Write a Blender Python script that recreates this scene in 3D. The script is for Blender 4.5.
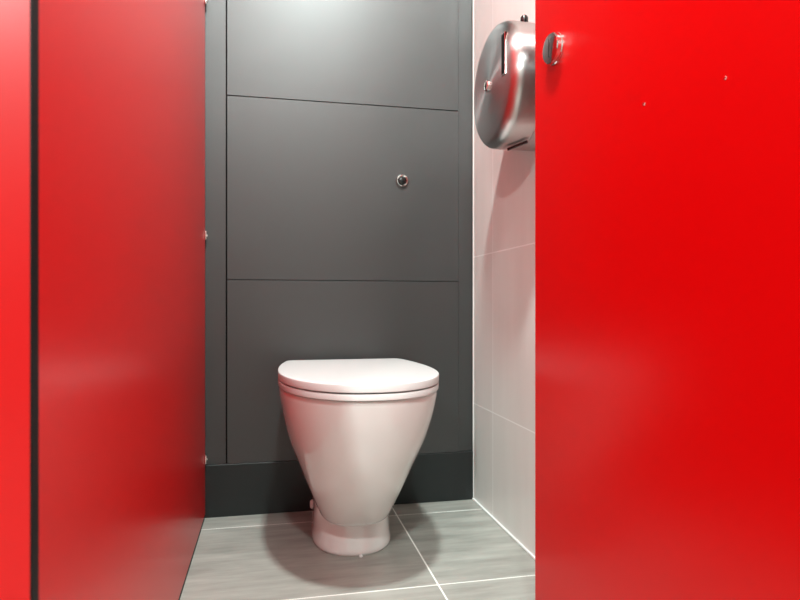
import bpy, bmesh, math
from mathutils import Vector, Matrix
for o in list(bpy.data.objects): bpy.data.objects.remove(o)
C = bpy.context.scene
R = math.radians

# ------------------------------------------------------------ camera, world, lights, exposure
CAM_H = 0.592
cam_d = bpy.data.cameras.new('camera'); cam = bpy.data.objects.new('camera', cam_d); C.collection.objects.link(cam)
cam.location = (0, 0, CAM_H); cam.rotation_euler = (R(90), 0, R(-12))
cam_d.sensor_width = 36; cam_d.lens = 607/800*36; cam_d.shift_y = 4/800
cam_d.clip_start = 0.02
cam_d.dof.use_dof = True; cam_d.dof.focus_distance = 1.45; cam_d.dof.aperture_fstop = 6.5
C.camera = cam
w = bpy.data.worlds.new('world'); C.world = w; w.use_nodes = True
w.node_tree.nodes['Background'].inputs[0].default_value = (0.9, 0.95, 1, 1)
w.node_tree.nodes['Background'].inputs[1].default_value = 0.3
C.view_settings.view_transform = 'Standard'; C.view_settings.look = 'None'
C.view_settings.gamma = 1; C.view_settings.use_curve_mapping = False
C.view_settings.exposure = 0.20
CEIL = 2.3
LAMPS = [  # x, y, power, radius of unseen downlights guessed to light the cubicle
    (0.18, 0.70, 50, 0.060),
    (-0.01, -0.65, 28, 0.075),
    (-1.30, -1.80, 110, 0.080),
    (-0.95, 0.70, 8, 0.075),
]
for (x, y, p, r) in LAMPS:
    l = bpy.data.lights.new('downlight_light', 'AREA'); l.shape = 'DISK'; l.size = 2*r; l.energy = p
    l.color = (0.885, 1.0, 0.97)
    o = bpy.data.objects.new('downlight_light', l); C.collection.objects.link(o); o.location = (x, y, CEIL-0.012)

# ------------------------------------------------------------ geometry constants
YB = 1.753            # front of the back panelling
XL = -0.178           # inner face of the left partition
XR = 0.6005           # tiled wall
YF = 0.5095           # front face of the cubicle front
TH = 0.014
TX = 0.200            # toilet axis

# ------------------------------------------------------------ materials
def mat(name, col, rough=0.5, metal=0.0, **kw):
    m = bpy.data.materials.new(name); m.use_nodes = True
    b = m.node_tree.nodes['Principled BSDF']
    b.inputs['Base Color'].default_value = (*col, 1); b.inputs['Roughness'].default_value = rough
    b.inputs['Metallic'].default_value = metal
    for k, v in kw.items(): b.inputs[k.replace('_', ' ')].default_value = v
    return m
def noise_rough(m, scale, lo, hi, bump=0.0, stretch=(1, 1, 1)):
    nt = m.node_tree; N = nt.nodes; L = nt.links; b = N['Principled BSDF']
    tc = N.new('ShaderNodeTexCoord'); mp = N.new('ShaderNodeMapping'); mp.inputs['Scale'].default_value = stretch
    L.new(tc.outputs['Object'], mp.inputs[0])
    n = N.new('ShaderNodeTexNoise'); n.inputs['Scale'].default_value = scale; n.inputs['Detail'].default_value = 5
    L.new(mp.outputs[0], n.inputs['Vector'])
    r = N.new('ShaderNodeMapRange'); r.inputs[3].default_value = lo; r.inputs[4].default_value = hi
    L.new(n.outputs[0], r.inputs[0]); L.new(r.outputs[0], b.inputs['Roughness'])
    if bump:
        bp = N.new('ShaderNodeBump'); bp.inputs['Strength'].default_value = bump; bp.inputs['Distance'].default_value = 0.002
        L.new(n.outputs[0], bp.inputs['Height']); L.new(bp.outputs[0], b.inputs['Normal'])
    return m
def grid_mat(name, axes, offs, sizes, grout_w, tile_cols, grout_col, rough, streak, bump=0.3):
    """tiles laid as a grid on two world axes, cloudy streaks along one of them, light grout"""
    m = bpy.data.materials.new(name); m.use_nodes = True
    nt = m.node_tree; N = nt.nodes; L = nt.links; b = N['Principled BSDF']
    tc = N.new('ShaderNodeTexCoord'); sp = N.new('ShaderNodeSeparateXYZ'); L.new(tc.outputs['Object'], sp.inputs[0])
    def M(op, a, c=None):
        n = N.new('ShaderNodeMath'); n.operation = op
        for i, v in enumerate((a, c)):
            if v is None: continue
            if isinstance(v, (int, float)): n.inputs[i].default_value = v
            else: L.new(v, n.inputs[i])
        return n.outputs[0]
    masks = []; ids = []
    for ax, of, sz in zip(axes, offs, sizes):
        q = M('DIVIDE', M('SUBTRACT', sp.outputs[ax], of), sz)
        ids.append(M('FLOOR', M('ADD', q, 0.0)))
        f = M('FRACT', q); dist = M('MULTIPLY', M('MINIMUM', f, M('SUBTRACT', 1.0, f)), sz)
        masks.append(M('LESS_THAN', dist, grout_w/2))
    mask = M('MAXIMUM', masks[0], masks[1])
    cb = N.new('ShaderNodeCombineXYZ'); L.new(ids[0], cb.inputs[0]); L.new(ids[1], cb.inputs[1])
    wn = N.new('ShaderNodeTexWhiteNoise'); L.new(cb.outputs[0], wn.inputs['Vector'])
    ad = N.new('ShaderNodeVectorMath'); ad.operation = 'MULTIPLY_ADD'
    L.new(wn.outputs['Color'], ad.inputs[0]); ad.inputs[1].default_value = (7, 7, 7); L.new(tc.outputs['Object'], ad.inputs[2])
    mp = N.new('ShaderNodeMapping'); mp.inputs['Scale'].default_value = streak; L.new(ad.outputs[0], mp.inputs[0])
    n = N.new('ShaderNodeTexNoise'); n.inputs['Scale'].default_value = 1; n.inputs['Detail'].default_value = 8; n.inputs['Roughness'].default_value = 0.62
    L.new(mp.outputs[0], n.inputs['Vector'])
    cr = N.new('ShaderNodeValToRGB'); cr.color_ramp.elements[0].position = 0.32; cr.color_ramp.elements[1].position = 0.68
    cr.color_ramp.elements[0].color = (*tile_cols[0], 1); cr.color_ramp.elements[1].color = (*tile_cols[1], 1)
    L.new(n.outputs[0], cr.inputs[0])
    mx = N.new('ShaderNodeMix'); mx.data_type = 'RGBA'; L.new(mask, mx.inputs[0]); L.new(cr.outputs[0], mx.inputs[6])
    mx.inputs[7].default_value = (*grout_col, 1); L.new(mx.outputs[2], b.inputs['Base Color'])
    mr = N.new('ShaderNodeMapRange'); mr.inputs[3].default_value = rough; mr.inputs[4].default_value = 0.8
    L.new(mask, mr.inputs[0]); L.new(mr.outputs[0], b.inputs['Roughness'])
    bp = N.new('ShaderNodeBump'); bp.inputs['Strength'].default_value = bump; bp.inputs['Distance'].default_value = 0.001
    L.new(M('SUBTRACT', 1.0, mask), bp.inputs['Height']); L.new(bp.outputs[0], b.inputs['Normal'])
    return m

RED = mat('red_laminate', (0.50, 0.0, 0.0005), 0.30, Specular_IOR_Level=0.36)
CORE = mat('black_laminate_core', (0.004, 0.003, 0.003), 0.5, Specular_IOR_Level=0.15)
GREY = noise_rough(mat('charcoal_laminate', (0.013, 0.0145, 0.0145), 0.42, Specular_IOR_Level=0.8, IOR=1.6), 9, 0.42, 0.48)
DARK = noise_rough(mat('dark_grey_laminate', (0.009, 0.012, 0.012), 0.4), 9, 0.36, 0.46)
CER = mat('white_ceramic', (0.80, 0.79, 0.77), 0.10, Coat_Weight=0.5, Coat_Roughness=0.03)
PLAST = mat('white_plastic', (0.72, 0.72, 0.71), 0.25)
CHROME = mat('chrome', (0.78, 0.77, 0.75), 0.08, 1.0)
BLACK = mat('black_plastic', (0.006, 0.006, 0.006), 0.25)
PAINT = mat('white_ceiling_paint', (0.80, 0.80, 0.79), 0.8)
WPAINT = mat('warm_grey_wall_paint', (0.22, 0.22, 0.21), 0.7)
SEAL = mat('white_sealant', (0.86, 0.85, 0.84), 0.45)
LAMP = mat('lamp_lens', (0.9, 0.9, 0.9), 0.4)
FLOOR = grid_mat('grey_floor_tiles', (0, 1), (0.345, 1.665), (0.6, 0.43), 0.0036,
                 ((0.25, 0.245, 0.22), (0.39, 0.385, 0.35)), (0.80, 0.79, 0.75), 0.33, (5, 30, 5))
WALLT = grid_mat('pale_wall_tiles', (1, 2), (1.590, 0.292), (0.60, 0.442), 0.003,
                 ((0.69, 0.655, 0.62), (0.74, 0.71, 0.675)), (0.90, 0.89, 0.87), 0.28, (9, 9, 1.2))
STEEL = mat('brushed_steel', (0.62, 0.61, 0.60), 0.31, 1.0, Anisotropic=0.85, Anisotropic_Rotation=0.25)
_n = STEEL.node_tree; _t = _n.nodes.new('ShaderNodeTangent'); _t.direction_type = 'RADIAL'; _t.axis = 'X'
_n.links.new(_t.outputs[0], _n.nodes['Principled BSDF'].inputs['Tangent'])

# ------------------------------------------------------------ helpers
def link(name, bm, m, parent=None, loc=(0, 0, 0), smooth=False, label=None):
    bmesh.ops.recalc_face_normals(bm, faces=bm.faces)
    me = bpy.data.meshes.new(name); bm.to_mesh(me); bm.free()
    me.materials.append(m)
    if smooth:
        for p in me.polygons: p.use_smooth = True
    o = bpy.data.objects.new(name, me); C.collection.objects.link(o); o.location = loc
    if parent: o.parent = parent
    if label: o['label'] = label
    if smooth:
        md = o.modifiers.new('edges', 'EDGE_SPLIT'); md.split_angle = R(40)
    return o
def tag(o, label, cat, group=None):
    o['label'] = label; o['category'] = cat
    if group: o['group'] = group
    return o
def thing(name, loc, label, cat, group=None, rz=0):
    o = bpy.data.objects.new(name, None); C.collection.objects.link(o); o.location = loc; o.rotation_euler = (0, 0, rz)
    o.empty_display_size = 0.05
    return tag(o, label, cat, group)
def box(x0, x1, y0, y1, z0, z1, bev=0.0, seg=2):
    bm = bmesh.new(); bmesh.ops.create_cube(bm, size=1)
    for v in bm.verts:
        v.co = Vector(((x0+x1)/2+v.co.x*(x1-x0), (y0+y1)/2+v.co.y*(y1-y0), (z0+z1)/2+v.co.z*(z1-z0)))
    if bev: bmesh.ops.bevel(bm, geom=bm.edges[:], offset=bev, segments=seg, profile=0.5, affect='EDGES')
    return bm
def struct(name, bm, m):
    o = link(name, bm, m); o['kind'] = 'structure'; return o
def lathe(prof, axis='Z', n=64, a0=0, a1=2*math.pi, close=True):
    """prof: list of (along, radius)"""
    bm = bmesh.new(); rings = []
    full = abs(a1-a0-2*math.pi) < 1e-6
    cnt = n if full else n+1
    for (h, r) in prof:
        ring = []
        if r < 1e-7 and full:
            ring = [bm.verts.new((0, 0, h))]*cnt
        else:
            for i in range(cnt):
                a = a0+(a1-a0)*i/n; ring.append(bm.verts.new((r*math.cos(a), r*math.sin(a), h)))
        rings.append(ring)
    for A, B in zip(rings, rings[1:]):
        for i in range(n):
            j = (i+1) % cnt
            vs = []
            for v in (A[i], A[j], B[j], B[i]):
                if v not in vs: vs.append(v)
            if len(vs) > 2:
                try: bm.faces.new(vs)
                except ValueError: pass
    if axis == '-X': bmesh.ops.transform(bm, matrix=Matrix.Rotation(R(-90), 4, 'Y'), verts=bm.verts)
    if axis == 'X': bmesh.ops.transform(bm, matrix=Matrix.Rotation(R(90), 4, 'Y'), verts=bm.verts)
    if axis == '-Y': bmesh.ops.transform(bm, matrix=Matrix.Rotation(R(90), 4, 'X'), verts=bm.verts)
    return bm
def loft(rings, cap0=True, cap1=True):
    bm = bmesh.new(); vr = [[bm.verts.new(p) for p in r] for r in rings]
    n = len(rings[0])
    for A, B in zip(vr, vr[1:]):
        for i in range(n):
            j = (i+1) % n; bm.faces.new((A[i], A[j], B[j], B[i]))
    if cap0: bm.faces.new(vr[0])
    if cap1: bm.faces.new(vr[-1])
    return bm

# ------------------------------------------------------------ the room
XW, YW = -1.7, -2.7
struct('floor', box(XW-0.1, XR+0.1, YW-0.1, YB+0.12, -0.1, 0), FLOOR)
struct('ceiling', box(XW-0.1, XR+0.1, YW-0.1, YB+0.12, CEIL, CEIL+0.1), PAINT)
struct('wall_back', box(XW-0.1, XR+0.1, YB+0.012, YB+0.12, 0, CEIL), GREY)
struct('wall_right', box(XR, XR+0.1, YW, YB+0.012, 0, CEIL), WALLT)
struct('wall_left', box(XW-0.1, XW, YW, YB+0.012, 0, CEIL), WPAINT)
struct('wall_front', box(XW, XR, YW-0.1, YW, 0, CEIL), WPAINT)
struct('baseboard_back', box(XL-0.6, XR-0.0005, YB, YB+0.012, 0, 0.145, 0.0008, 1), DARK)
PX0, PX1 = -0.1195, 0.5530      # the duct panels
struct('trim_1', box(XL-0.03, PX0-0.0045, YB+0.0090, YB+0.012, 0.1455, CEIL-0.001), GREY)
struct('trim_2', box(PX1+0.002, XR-0.0005, YB+0.0080, YB+0.012, 0.1455, CEIL-0.001), GREY)
struct('trim_3', box(XR-0.005, XR, YW, YB, 0, 0.006, 0.002, 2), SEAL)       # sealant between floor and tiles
struct('trim_4', box(XR-0.002, XR, YB-0.002, YB, 0.006, CEIL, 0.001, 1), SEAL)  # sealant in the corner
struct('gap_shade', box(PX0-0.0044, PX0-0.0001, YB+0.0105, YB+0.012, 0.1455, 1.69), CORE)   # black strip set in the open gap beside the panels to shade it
for (z0, z1, lab) in ((0.1465, 0.6585, 'charcoal laminate wall panel behind the white toilet, lowest of the three'),
                      (0.6605, 1.1725, 'charcoal laminate wall panel holding the round flush button, middle of three'),
                      (1.1745, 1.690, 'charcoal laminate wall panel topmost of three, catching the lamp glow')):
    tag(link('wall_panel', box(PX0, PX1, YB, YB+0.012, z0, z1, 0.0006, 1), GREY), lab, 'panel', 'removable panels on the back wall')

# ------------------------------------------------------------ ceiling downlights (unseen, guessed and added only to light the cubicle)
for i, (x, y, p, r) in enumerate(LAMPS):
    t = thing('downlight', (x, y, CEIL-0.012), ('round ceiling downlight above the front of the open cubicle',
        'unseen, guessed round ceiling downlight outside the cubicle behind the viewer', 'unseen, added round ceiling downlight in the far left corner of the washroom', 'unseen, added round ceiling downlight over the neighbouring cubicle')[i], 'downlight')
    link('rim', lathe([(0.012, r+0.004), (0, r+0.004), (-0.002, r+0.010), (0.002, r+0.020), (0.012, r+0.020)]), CHROME, t, smooth=True)
    link('lens', lathe([(0.0118, 0), (0.0118, r+0.004), (0.003, r+0.004), (0.003, 0)]), LAMP, t)

# ------------------------------------------------------------ cubicle partition, pilasters, door
def dome(r, h, n=20):
    return lathe([(0, r), (h*0.45, r*0.94), (h*0.8, r*0.7), (h, r*0.3), (h*1.02, 0)], 'X', n)
PT = 2.0
part = thing('cubicle_partition', (XL-TH/2, (YF+YB)/2, 0), 'long red laminate side partition of the cubicle, left of the toilet', 'partition')
dy = (YF+YB)/2
def rel(bm, dx, dyy, dz=0):
    bmesh.ops.translate(bm, vec=(-dx, -dyy, -dz), verts=bm.verts); return bm
cx = XL-TH/2
link('panel', rel(box(XL-TH, XL, YF+TH+0.0005, YB-0.0005, 0.011, PT), cx, dy), RED, part)
link('edge_and_gap_shade', rel(box(XL-TH+0.001, XL-0.0005, YF+TH+0.001, YB-0.001, 0, 0.0112), cx, dy), CORE, part, label='black strip for the dark bottom edge and the shade in the floor gap')  # dark core edge and floor gap shadow, made as one black strip
for z in (0.166, 0.780, 1.425):
    b = link('bracket', rel(box(XL, XL+0.0055, YB-0.020, YB-0.001, z-0.012, z+0.012, 0.0015, 3), cx, dy), CHROME, part, smooth=True, label='small chrome fixing bracket')
    s = link('screw', dome(0.004, 0.003), CHROME, b, loc=(XL+0.0055-cx, YB-0.011-dy, z), smooth=True)
p = thing('pilaster', (XL-0.2, YF+TH/2, 0), 'bright red laminate front post with a black edge, at far left', 'post')
link('panel', rel(box(XL-0.40, XL-0.0012, YF, YF+TH, 0.008, PT), XL-0.2, YF+TH/2), RED, p)
link('edge_band', rel(box(XL-0.0012, XL+0.0003, YF, YF+TH, 0.008, PT), XL-0.2, YF+TH/2), CORE, p, label='black edge')
link('edge_and_gap_shade', rel(box(XL-0.40, XL-0.001, YF+0.001, YF+TH-0.001, 0, 0.008), XL-0.2, YF+TH/2), CORE, p, label='black strip for the dark bottom edge and the shade in the floor gap')
HX = 0.522; PHI = R(4)
p2 = thing('pilaster', ((HX+XR)/2, YF+TH/2, 0), 'narrow red laminate front post between the door hinges and the tiled wall', 'post')
link('panel', rel(box(HX+0.018, XR-0.0005, YF, YF+TH, 0.008, PT), (HX+XR)/2, YF+TH/2), RED, p2)
link('edge_band', rel(box(HX+0.0165, HX+0.018, YF, YF+TH, 0.008, PT), (HX+XR)/2, YF+TH/2), CORE, p2, label='black edge')
link('edge_and_gap_shade', rel(box(HX+0.019, XR-0.001, YF+0.001, YF+TH-0.001, 0, 0.008), (HX+XR)/2, YF+TH/2), CORE, p2, label='black strip for the dark bottom edge and the shade in the floor gap')
# door: local +Y runs from hinge to free edge, local -X is the face we see
YFREE = (HX + math.tan(PHI)*YF)/(0.4566+math.tan(PHI)); DL = (YFREE-YF)/math.cos(PHI)
door = thing('cubicle_door', (HX, YF, 0), 'red laminate cubicle door swung inwards, filling the right of the picture', 'door', rz=PHI)
link('panel', box(0, 0.013, 0.004, DL-0.001, 0.018, 1.98), RED, door)
link('edge_band', box(0.0004, 0.0126, DL-0.001, DL, 0.018, 1.98), RED, door)
def on_door(u, v):
    th = math.atan((u-400)/607)+R(12); t = math.tan(th)
    # (HX - s sin, YF + s cos): x = t*y
    s = (HX-t*YF)/(math.sin(PHI)+t*math.cos(PHI))
    x, y = HX-s*math.sin(PHI), YF+s*math.cos(PHI)
    z = x*math.sin(R(12))+y*math.cos(R(12))
    return s, CAM_H+(304-v)*z/607
s, z = on_door(556, 49)
kn = link('lock_knob', lathe([(0, 0.0275), (0.003, 0.0275), (0.0045, 0.0262), (0.011, 0.0262), (0.0128, 0.0245), (0.0134, 0.018), (0.0138, 0.009), (0.0140, 0)], '-X', 48), CHROME, door, loc=(0, s, z), smooth=True, label='round chrome lock knob')
link('coin_slot', box(-0.0144, -0.0115, -0.0014, 0.0014, -0.016, 0.016, 0.0004, 1), BLACK, kn)
for (u, v) in ((644, 104), (725, 78)):
    s, z = on_door(u, v)
    link('screw_cap', lathe([(0, 0.0022), (0.0006, 0.0019), (0.0009, 0)], '-X', 16), CHROME, door, loc=(0, s, z), smooth=True)
for z in (0.25, 1.0, 1.75):
    h = link('hinge', lathe([(z-0.04, 0), (z-0.04, 0.0045), (z+0.04, 0.0045), (z+0.04, 0)], 'Z', 20), CHROME, door, loc=(0.008, -0.0015, 0), smooth=True)

# ------------------------------------------------------------ toilet
def outline(hwb, hw, db, dc, df, z, nexp=2.2, n=28, cr=0.0):
    """plan outline: straight back, sides widening to hw at dc, rounded front at df. distances from the back wall"""
    P = []
    ns = 10
    rb = cr
    # back right corner (rounded), going along right side to the front, round to the left, back
    right = []
    if rb > 0:
        for i in range(6):
            a = R(90)*i/5
            right.append((hwb-rb+rb*math.sin(a), db+rb-rb*math.cos(a)))
        start = db+rb
    else:
        for i in range(6): right.append((hwb, db+1e-4*i*0.5))
        start = db+3e-4
    for i in range(1, ns+1):
        t = i/ns; d = start+(dc-start)*t
        right.append((hwb+(hw-hwb)*(1-(1-t)**2), d))
    for i in range(1, n):
        a = R(90)*i/n
        right.append((hw*max(math.cos(a), 0)**(2/nexp), dc+(df-dc)*math.sin(a)**(2/nexp)))
    pts = right+[(0, df)]+[(-x, d) for x, d in reversed(right)]
    return [(x, -d, z) for x, d in pts]
toilet = thing('toilet', (TX, YB, 0), 'white back-to-wall toilet with its lid closed, on the grey tiled floor', 'toilet')
#  z, hwb, hw, dc, df, nexp
def interp(tab, z):
    for a, b in zip(tab, tab[1:]):
        if a[0] <= z <= b[0]:
            t = (z-a[0])/(b[0]-a[0]); return [a[i]+(b[i]-a[i])*t for i in range(len(a))]
    return tab[-1]
def crom(tab, m=5):
    out = []
    for i in range(len(tab)-1):
        p0 = tab[max(i-1, 0)]; p1 = tab[i]; p2 = tab[i+1]; p3 = tab[min(i+2, len(tab)-1)]
        for k in range(m):
            t = k/m
            out.append([0.5*((2*b)+(-a+c)*t+(2*a-5*b+4*c-d)*t*t+(-a+3*b-3*c+d)*t**3) for a, b, c, d in zip(p0, p1, p2, p3)])
    out.append(list(tab[-1])); return out
BOWL = [  # z, back half width, half width, centre, front, exponent
    (0.072, 0.040, 0.050, 0.24, 0.310, 2.5),
    (0.076, 0.055, 0.068, 0.24, 0.350, 2.6),
    (0.084, 0.068, 0.082, 0.25, 0.370, 2.6),
    (0.100, 0.077, 0.0905, 0.25, 0.388, 2.5),
    (0.130, 0.088, 0.103, 0.26, 0.416, 2.3),
    (0.170, 0.102, 0.1185, 0.27, 0.452, 2.2),
    (0.220, 0.117, 0.1375, 0.28, 0.492, 2.1),
    (0.280, 0.136, 0.159, 0.29, 0.536, 2.15),
    (0.340, 0.148, 0.173, 0.30, 0.569, 2.2),
    (0.385, 0.155, 0.1815, 0.30, 0.585, 2.2),
    (0.398, 0.155, 0.1815, 0.30, 0.586, 2.2),
]
rings = [outline(b, h, 0.001, c, f, z, e) for z, b, h, c, f, e in crom(BOWL)]
top = BOWL[-1]
rings.append(outline(top[1]-0.003, top[2]-0.003, 0.004, 0.30, top[4]-0.003, 0.4015, 2.2))
for (ins, z) in ((0.03, 0.4015), (0.036, 0.395), (0.045, 0.36), (0.075, 0.28), (0.12, 0.21), (0.15, 0.20)):
    rings.append(outline(max(top[1]-ins, 0.01), max(top[2]-ins, 0.012), 0.10+ins*0.8, 0.30, top[4]-ins*1.2, z, 2.1))
link('bowl', loft(rings), CER, toilet, smooth=True)
FOOT = [(0.0, 0.081, 0.0960, 0.20, 0.337, 2.35), (0.004, 0.083, 0.0985, 0.20, 0.340, 2.35), (0.012, 0.083, 0.0985, 0.20, 0.340, 2.35),
        (0.030, 0.081, 0.0960, 0.20, 0.335, 2.35), (0.06, 0.080, 0.0945, 0.20, 0.328, 2.35), (0.09, 0.080, 0.0935, 0.20, 0.324, 2.35),
        (0.14, 0.078, 0.092, 0.19, 0.31, 2.6), (0.20, 0.076, 0.090, 0.18, 0.30, 2.5)]
foot = link('pedestal', loft([outline(b, h, 0.001, c, f, z, e) for z, b, h, c, f, e in crom(FOOT, 3)]), CER, toilet, smooth=True)
link('fixing_cap', lathe([(-0.004, 0.012), (0.013, 0.012), (0.017, 0.009), (0.018, 0)], '-X', 24), PLAST, foot, loc=(-0.081, -0.12, 0.058), smooth=True)
link('sealant_drop', lathe([(0, 0.005), (0.002, 0.0048), (0.004, 0.003), (0.0048, 0)], 'Z', 16), SEAL, foot, loc=(0.006, -0.342, 0), smooth=True)
def slab(z0, z1, hwb, hw, db, dc, df, e, rad_t, rad_b, crown=0.0):
    r = []
    for i in range(5):
        a = R(90)*i/4; ins = rad_b*(1-math.sin(a)); r.append((ins, z0+rad_b*(1-math.cos(a))))
    for i in range(5):
        a = R(90)*i/4; ins = rad_t*(1-math.cos(a)); r.append((ins, z1-rad_t+rad_t*math.sin(a)))
    out = [outline(hwb-i_, hw-i_, db+i_, dc, df-i_, z, e, cr=0.022) for i_, z in r]
    for k in (0.02, 0.05, 0.09, 0.13):
        out.append(outline(hwb-k, hw-k, db+k, dc, df-k, z1+crown*(1-(1-k/0.14)**2), e, cr=0.012))
    return out
seat_o = slab(0.4045, 0.4175, 0.160, 0.1835, 0.062, 0.30, 0.598, 2.25, 0.0015, 0.002)[:10]
inner = [outline(0.09, 0.115, 0.13, 0.30, 0.49, z, 2.1, cr=0.022) for z in (0.4175, 0.4045)]
bm = loft(seat_o+inner, False, False)
bm.verts.ensure_lookup_table(); n = len(seat_o[0]); tot = len(bm.verts)
for i in range(n):
    j = (i+1) % n
    bm.faces.new((bm.verts[i], bm.verts[j], bm.verts[tot-n+j], bm.verts[tot-n+i]))
seat = link('seat', bm, PLAST, toilet, smooth=True)
for (x, y) in ((-0.12, -0.45), (0.12, -0.45), (-0.14, -0.2), (0.14, -0.2)):
    link('buffer', box(x-0.012, x+0.012, y-0.006, y+0.006, 0.4010, 0.4050), PLAST, seat)
    link('buffer', box(x-0.010, x+0.010, y-0.006, y+0.006, 0.4170, 0.4210), PLAST, seat)
link('lid', loft(slab(0.4205, 0.4375, 0.161, 0.1840, 0.058, 0.30, 0.599, 2.25, 0.0025, 0.0015, 0.0015)), PLAST, toilet, smooth=True)
for x in (-0.08, 0.08):
    hg = link('hinge', box(x-0.016, x+0.016, -0.060, -0.030, 0.4012, 0.432, 0.004, 3), CHROME, toilet, smooth=True)

# ------------------------------------------------------------ flush button
def uv_wall(u, v, yy=YB):
    t = math.tan(math.atan((u-400)/607)+R(12)); x = t*yy; z = x*math.sin(R(12))+yy*math.cos(R(12))
    return x, CAM_H+(304-v)*z/607
x, z = uv_wall(402, 181)
fb = thing('flush_button', (x, YB, z), 'small round chrome flush button with a black centre on the middle wall panel', 'flush button')
link('ring', lathe([(0, 0.0195), (0.004, 0.0192), (0.008, 0.017), (0.0085, 0.0145), (0.006, 0.012), (0.002, 0.0105)], '-Y', 40), CHROME, fb, smooth=True)
link('button', lathe([(0.0, 0.0108), (0.004, 0.0104), (0.005, 0.0085), (0.0052, 0)], '-Y', 32), BLACK, fb, smooth=True)

# ------------------------------------------------------------ toilet roll dispenser (drum on the tiled wall, axis across)
DY, DZ, DR = 1.293, 1.082, 0.137
dp = thing('paper_dispenser', (XR, DY, DZ), 'round brushed steel jumbo toilet paper dispenser on the pale tiled wall', 'dispenser')
D = 0.1195
prof = [(0.045, DR), (D-0.028, DR)]
for i in range(1, 9):
    a = R(80)*i/8; prof.append((D-0.028+0.026*math.sin(a), DR-0.026*(1-math.cos(a))))
prof += [(D-0.002, 0.085), (D+0.001, 0.06), (D+0.0035, 0.03), (D+0.0045, 0)]
cover = link('cover', lathe(prof, '-X', 96), STEEL, dp, smooth=True)
link('back_plate', lathe([(0, 0), (0, DR-0.0005), (0.0435, DR-0.0005), (0.0435, 0)], '-X', 96), STEEL, dp, smooth=True)
link('seam', lathe([(0.043, DR-0.003), (0.0455, DR-0.003)], '-X', 96), BLACK, dp)
link('lock', lathe([(D, 0.0125), (D+0.009, 0.0120), (D+0.0105, 0.0105), (D+0.0105, 0.0075), (D+0.0085, 0.007), (D+0.0085, 0)], '-X', 28), CHROME, dp, smooth=True)
link('keyhole', lathe([(D+0.006, 0.0068), (D+0.0092, 0.0066), (D+0.0094, 0)], '-X', 24), CORE, bpy.data.objects['lock'])
# paper level window : an arc slot near the rim
def arc(r0, r1, a0, a1, x0, x1, n=24):
    bm = bmesh.new(); rr = []
    for i in range(n+1):
        a = a0+(a1-a0)*i/n
        rr.append([(x0, r0*math.cos(a), r0*math.sin(a)), (x0, r1*math.cos(a), r1*math.sin(a)), (x1, r1*math.cos(a), r1*math.sin(a)), (x1, r0*math.cos(a), r0*math.sin(a))])
    return loft(rr)
wf = link('window_rim', box(-D-0.0008, -D+0.012, -0.092, -0.072, -0.006, 0.084, 0.0006, 1), CHROME, cover)
link('level_window', box(-D-0.0014, -D+0.010, -0.0895, -0.0745, -0.003, 0.081, 0.0003, 1), CORE, wf)
tl = link('top_lock', lathe([(0, 0.0085), (0.011, 0.0085), (0.0145, 0.0065), (0.0155, 0.0)], 'Z', 24), BLACK, cover, loc=(-0.052, -0.036, 0.1325), smooth=True)
link('key_core', lathe([(0.012, 0.0055), (0.0160, 0.0050), (0.017, 0)], 'Z', 20), CHROME, tl, smooth=True)
tb = box(-0.026, 0.026, -0.002, 0.002, -0.003, 0.003, 0.0008, 1)
bmesh.ops.transform(tb, matrix=Matrix.Translation((-0.066, -0.030, -0.1385)) @ Vector((0.040, -0.055, 0.012)).to_track_quat('X', 'Z').to_matrix().to_4x4(), verts=tb.verts)
link('tear_bar', tb, BLACK, dp)
